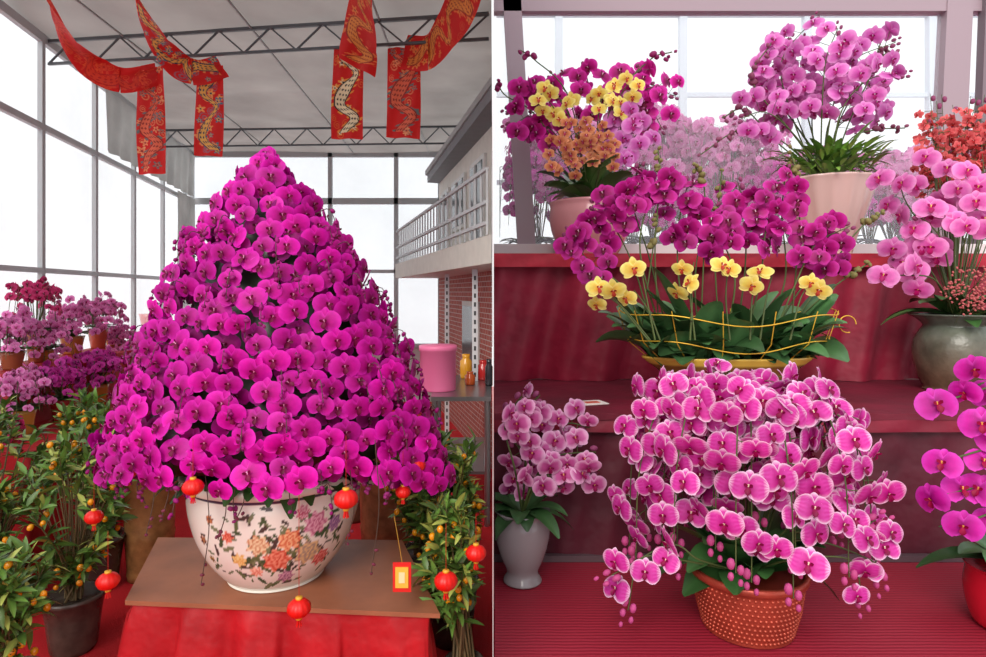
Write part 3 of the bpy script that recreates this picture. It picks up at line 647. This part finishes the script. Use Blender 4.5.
for pts,n in[([(650,345),(625,290),(590,262),(566,232)],10),([(655,345),(635,270),(610,220),(592,205)],9),([(670,345),(650,260),(632,200),(640,165)],8),([(665,345),(640,250),(655,190),(668,200)],8),([(690,345),(678,270),(680,215),(690,178)],9),([(700,345),(695,280),(705,225),(722,205)],8),([(735,345),(745,270),(745,215),(738,182)],9),([(745,345),(760,280),(765,235),(770,190)],9),([(760,345),(785,280),(782,215),(786,168)],9),([(770,345),(795,285),(815,245),(850,226)],9),([(765,345),(800,290),(822,262),(840,240)],7),([(725,345),(735,280),(722,240),(712,222)],7)]:
    sp2(pts,T['dmag'],n,.088,.55,2.2+R.uniform(-.08,.1))
for i,pts in enumerate([[(650,340),(625,310),(602,292)],[(655,340),(645,290),(640,262)],[(660,340),(648,310),(634,290)],[(690,340),(692,300),(690,285)],[(695,340),(690,290),(694,262)],[(730,340),(726,300),(728,264)],[(750,340),(752,300),(756,282)],[(790,340),(800,300),(812,280)],[(760,340),(766,300),(772,276)],[(648,340),(622,308),(598,278)]]):
    sp2(pts,T['yellow'],2 if i in(0,3,5,7) else 1,.084,.92,2.04,side=.35,bud=0)
for pts in[[(660,345),(655,250),(660,180),(658,150)],[(770,345),(830,290),(870,262)],[(720,345),(715,250),(722,170)],[(790,345),(800,200),(790,150)],[(640,340),(650,270),(658,215)],[(780,345),(850,240),(885,210)],[(700,345),(705,200),(695,165)]]:
    cu=smooth([P(x,y,2.2) for x,y in pts],20); tube(S,cu,.0028,GS,5)
    for j in range(7): place(Fm,BUD,cu[19-j]+rn(.007),norm(rn()),[0,1,.1],.007+.001*j,C(140,130,80))
W=MB()
for z,k in((.20,1.14),(.29,1.24)):
    th=np.linspace(0,2*math.pi,60); tube(W,np.stack([c[0]+.31*k*np.cos(th),c[1]+.16*k*np.sin(th),c[2]+z+.02*np.cos(2*th)+.01*np.sin(5*th)],1),.0022,C(1,1,1),6)
for t in np.linspace(0,2*math.pi,15)[:-1]: tube(W,[[c[0]+.27*math.cos(t),c[1]+.115*math.sin(t),c[2]+.13],[c[0]+.353*math.cos(t),c[1]+.182*math.sin(t),c[2]+.20],[c[0]+.39*math.cos(t),c[1]+.2*math.sin(t),c[2]+.31]],.0018,C(1,1,1),5)
th=np.linspace(0,5,24); tube(W,np.stack([c[0]+.42+.03*np.cos(th),c[1]-.02+0*th,c[2]+.26+.03*np.sin(th)],1),.002,C(1,1,1),5)
W.obj('gold_wire_frame','gold',parent=e)
fin(e,pt,lv,S,Fm)
# D
c=np.array([(955-493)/F*2.38,2.38,1.226]); e,pt,lv,S,Fm=plant('pink_orchid_in_green_vase',c)
lathe(pt,[(.001,0),(.1,0),(.105,.01),(.125,.06),(.14,.13),(.135,.19),(.11,.235),(.105,.25),(.13,.275),(.15,.285),(.145,.29),(.12,.27),(.001,.25)],c,48,lambda th,z:mix(C(104,80,64)+0*z[:,None],C(92,100,88),(z-.05)/.2),sub=3); b=c+UP*.27
for i in range(14): a=i*.56; oleaf(lv,b,a,R.uniform(.18,.3),.045,R.uniform(.3,1.0),.55,C(66,108,54)*R.uniform(.6,1.2))
for pts,n in[([(935,250),(905,200),(900,175)],5),([(945,230),(935,180),(945,162)],5),([(955,230),(965,190),(978,172)],6),([(930,270),(905,255),(893,265)],5),([(945,250),(930,225),(915,215)],5),([(965,240),(985,210),(1000,215)],5),([(940,260),(925,250),(928,262)],3),([(955,250),(955,215),(950,200)],4),([(935,280),(900,275),(884,268)],3)]:
    d=2.3+R.uniform(-.1,.1); spike(S,Fm,[b]+[P(x,y,d) for x,y in pts],.42,n,.108,T['lpink'],b,bud=2,face=.85,side=.45,jit=.33)
for i in range(46):
    E=P(R.uniform(925,1010),R.uniform(92,165),2.55); cu=[b,(b+E)/2+rn(.03),E]; spike(S,Fm,cu,.8,7,.05,T['coral'],b,bud=1,face=.5,side=.9,sr=.0018)
for i in range(50):
    E=P(R.uniform(948,1000),R.uniform(270,312),2.22); cu=smooth([b,(b+E)/2+rn(.02),E],6); tube(S,cu,.001,GS,3)
    for j in range(5): place(Fm,BUD,E+rn(.012),norm(rn()),[0,1,.1],.004,C(206,110,110))
fin(e,pt,lv,S,Fm,'glazen')
# E
c=np.array([(522-493)/F*1.83,1.8,.762]); e,pt,lv,S,Fm=plant('pale_pink_orchid_in_grey_pot',c)
lathe(pt,[(.001,0),(.05,0),(.055,.008),(.045,.03),(.062,.07),(.076,.12),(.08,.165),(.075,.195),(.081,.205),(.07,.205),(.001,.18)],c,40,C(142,134,136),sub=3); b=c+UP*.195
for i in range(12): a=i*.55-1.5; oleaf(lv,b,a,R.uniform(.12,.2),.03,R.uniform(.2,.8),.6,C(60,96,54)*R.uniform(.6,1.2),xmin=.006)
for pts,n in[([(515,470),(505,430),(510,405)],4),([(530,460),(530,410),(540,395)],6),([(545,460),(565,425),(590,428)],6),([(540,480),(570,470),(600,470)],5),([(530,480),(520,450),(512,440)],5),([(540,470),(555,440),(572,450)],5),([(530,490),(545,475),(560,488)],4),([(525,450),(515,410),(522,396)],5),([(540,470),(560,455),(596,452)],5),([(530,490),(520,475),(508,470)],4)]:
    d=1.78+R.uniform(-.07,.07); spike(S,Fm,[b]+[P(x,y,d) for x,y in pts],.5,n+1,.07,T['epink'],b,bud=2,face=.8,side=.55,xmin=.004,jit=.35)
fin(e,pt,lv,S,Fm)
# F
c=np.array([(747-493)/F*1.56,1.56,.762]); e,pt,lv,S,Fm=plant('striped_pink_orchid_in_red_pot',c)
pot=[(.001,0),(.1,0),(.108,.01),(.122,.06),(.13,.11),(.132,.13),(.142,.135),(.142,.15),(.13,.15),(.12,.13),(.001,.12)]
lathe(pt,pot,c,60,C(166,66,50),sub=3)
pt2=MB(); b=c+UP*.13
for k in range(10):
    z=.012+k*.0122; r=np.interp(z,[0,.06,.13],[.104,.120,.130])
    for i in range(64): a=2*math.pi*(i+.5*(k%2))/64; place(pt2,BALL,c+np.array([r*math.cos(a),r*math.sin(a),z]),[math.cos(a),math.sin(a),0],UP,.0048,C(176,74,54))
pt2.obj('pot_relief','bronze',parent=e)
for i in range(30):
    a=i*.2094; fr=max(0,-math.sin(a)); oleaf(lv,b,a,R.uniform(.2,.29)*(1-.4*fr),R.uniform(.04,.055),R.uniform(.5,1.3)+.2*fr,R.uniform(.4,.8),C(62,106,54)*R.uniform(.5,1.2),tw=R.uniform(-.5,.5))
axis=c.copy(); axis[2]=1.1
for i in range(39):
    a=2*math.pi*i/39+R.uniform(-.08,.08); q=[1.,.72,.42][i%3]; rx=.28*q; ry=.19*q
    ztop=P(0,386,1.5)[2]+R.uniform(-.05,.03)-.02*q; zend=[R.uniform(.91,1.0),R.uniform(.93,1.05),R.uniform(1.0,1.12)][i%3]
    dr=np.array([math.cos(a),math.sin(a)]); f=lambda k,z:np.array([c[0]+dr[0]*rx*k,c[1]+dr[1]*ry*k,z])
    spike(S,Fm,[f(.08,b[2]),f(.3,1.1),f(.72,ztop),f(1.0,(ztop*1.6+zend)/2.6),f(1.05,zend)],.42,9,.078,T['stripe'],axis,bud=4,face=.45,side=.42,t1=.95,budc=C(200,80,140),sr=.0022,jit=.33)
for pts in[[(700,560),(670,545),(612,575)],[(790,560),(850,560),(862,600)],[(680,560),(640,560),(628,610)],[(800,540),(870,560),(880,580)],[(800,520),(850,530),(876,520)]]:
    spike(S,Fm,[b]+[P(x,y,1.45) for x,y in pts],.75,2,.07,T['stripe'],axis,bud=5,face=.8,budc=C(200,80,140),sr=.0022)
fin(e,pt,lv,S,Fm,'bronze')
# G
c=np.array([(1012-493)/F*1.55,1.55,.762]); e,pt,lv,S,Fm=plant('magenta_orchid_in_red_pot',c)
lathe(pt,[(.001,0),(.07,0),(.09,.03),(.1,.09),(.095,.14),(.1,.15),(.09,.15),(.001,.13)],c,40,C(196,24,44),sub=3); b=c+UP*.15
for i in range(12): a=i*.55; oleaf(lv,b,a,R.uniform(.17,.24),.04,R.uniform(.3,.8),.5,C(54,94,50)*R.uniform(.6,1.2))
for (x,y),s in zip([(937,405),(974,370),(965,393),(982,425),(942,464),(962,490),(932,500),(978,490),(963,527),(984,462),(990,395),(992,520),(1000,440),(1005,380)],[.095,.08,.075,.095,.085,.09,.085,.09,.085,.08,.09,.08,.1,.1]):
    q=P(x,y,1.5+R.uniform(-.03,.03)); st=np.array([c[0]-.03,1.5,q[2]+.04]); 
    tube(S,smooth([b,np.array([c[0]-.02,1.55,(b[2]+st[2])/2]),st,q+np.array([.01,.02,0])],12),.0025,GS,5)
    place(Fm,T['gmag'],q,norm(norm(CAM-q)+rn(.28)),UP+rn(.2),s,R.uniform(.85,1.1))
fin(e,pt,lv,S,Fm)
mb=MB(); c=np.array([(592-493)/F*2.1,2.1,1.2255]); box(mb,c,(.09,.075,.002),C(235,225,220),rz=.3); box(mb,c+UP*.0015,(.05,.03,.001),C(205,80,60),rz=.3); mb.obj('small_card','vc',smooth=False)

# ================================================================ LIGHT / WORLD / CAMERA
w=bpy.data.worlds.new('World'); sc.world=w; w.use_nodes=True; bg=w.node_tree.nodes['Background']; bg.inputs[0].default_value=(.94,.97,1,1); bg.inputs[1].default_value=1.35
s=bpy.data.lights.new('sun','SUN'); s.energy=2.2; s.angle=math.radians(32); s.color=(1,.94,.86); so=bpy.data.objects.new('sun',s); sc.collection.objects.link(so)
so.rotation_euler=Vector((.3,.8,-.6)).to_track_quat('-Z','Y').to_euler()
cam=bpy.data.cameras.new('camera'); co=bpy.data.objects.new('camera',cam); sc.collection.objects.link(co)
co.location=(0,0,H); co.rotation_euler=(math.pi/2,0,0); cam.sensor_width=36; cam.lens=F/986*36; cam.shift_y=-(328.5-HZ)/986; cam.clip_start=.02
sc.camera=co
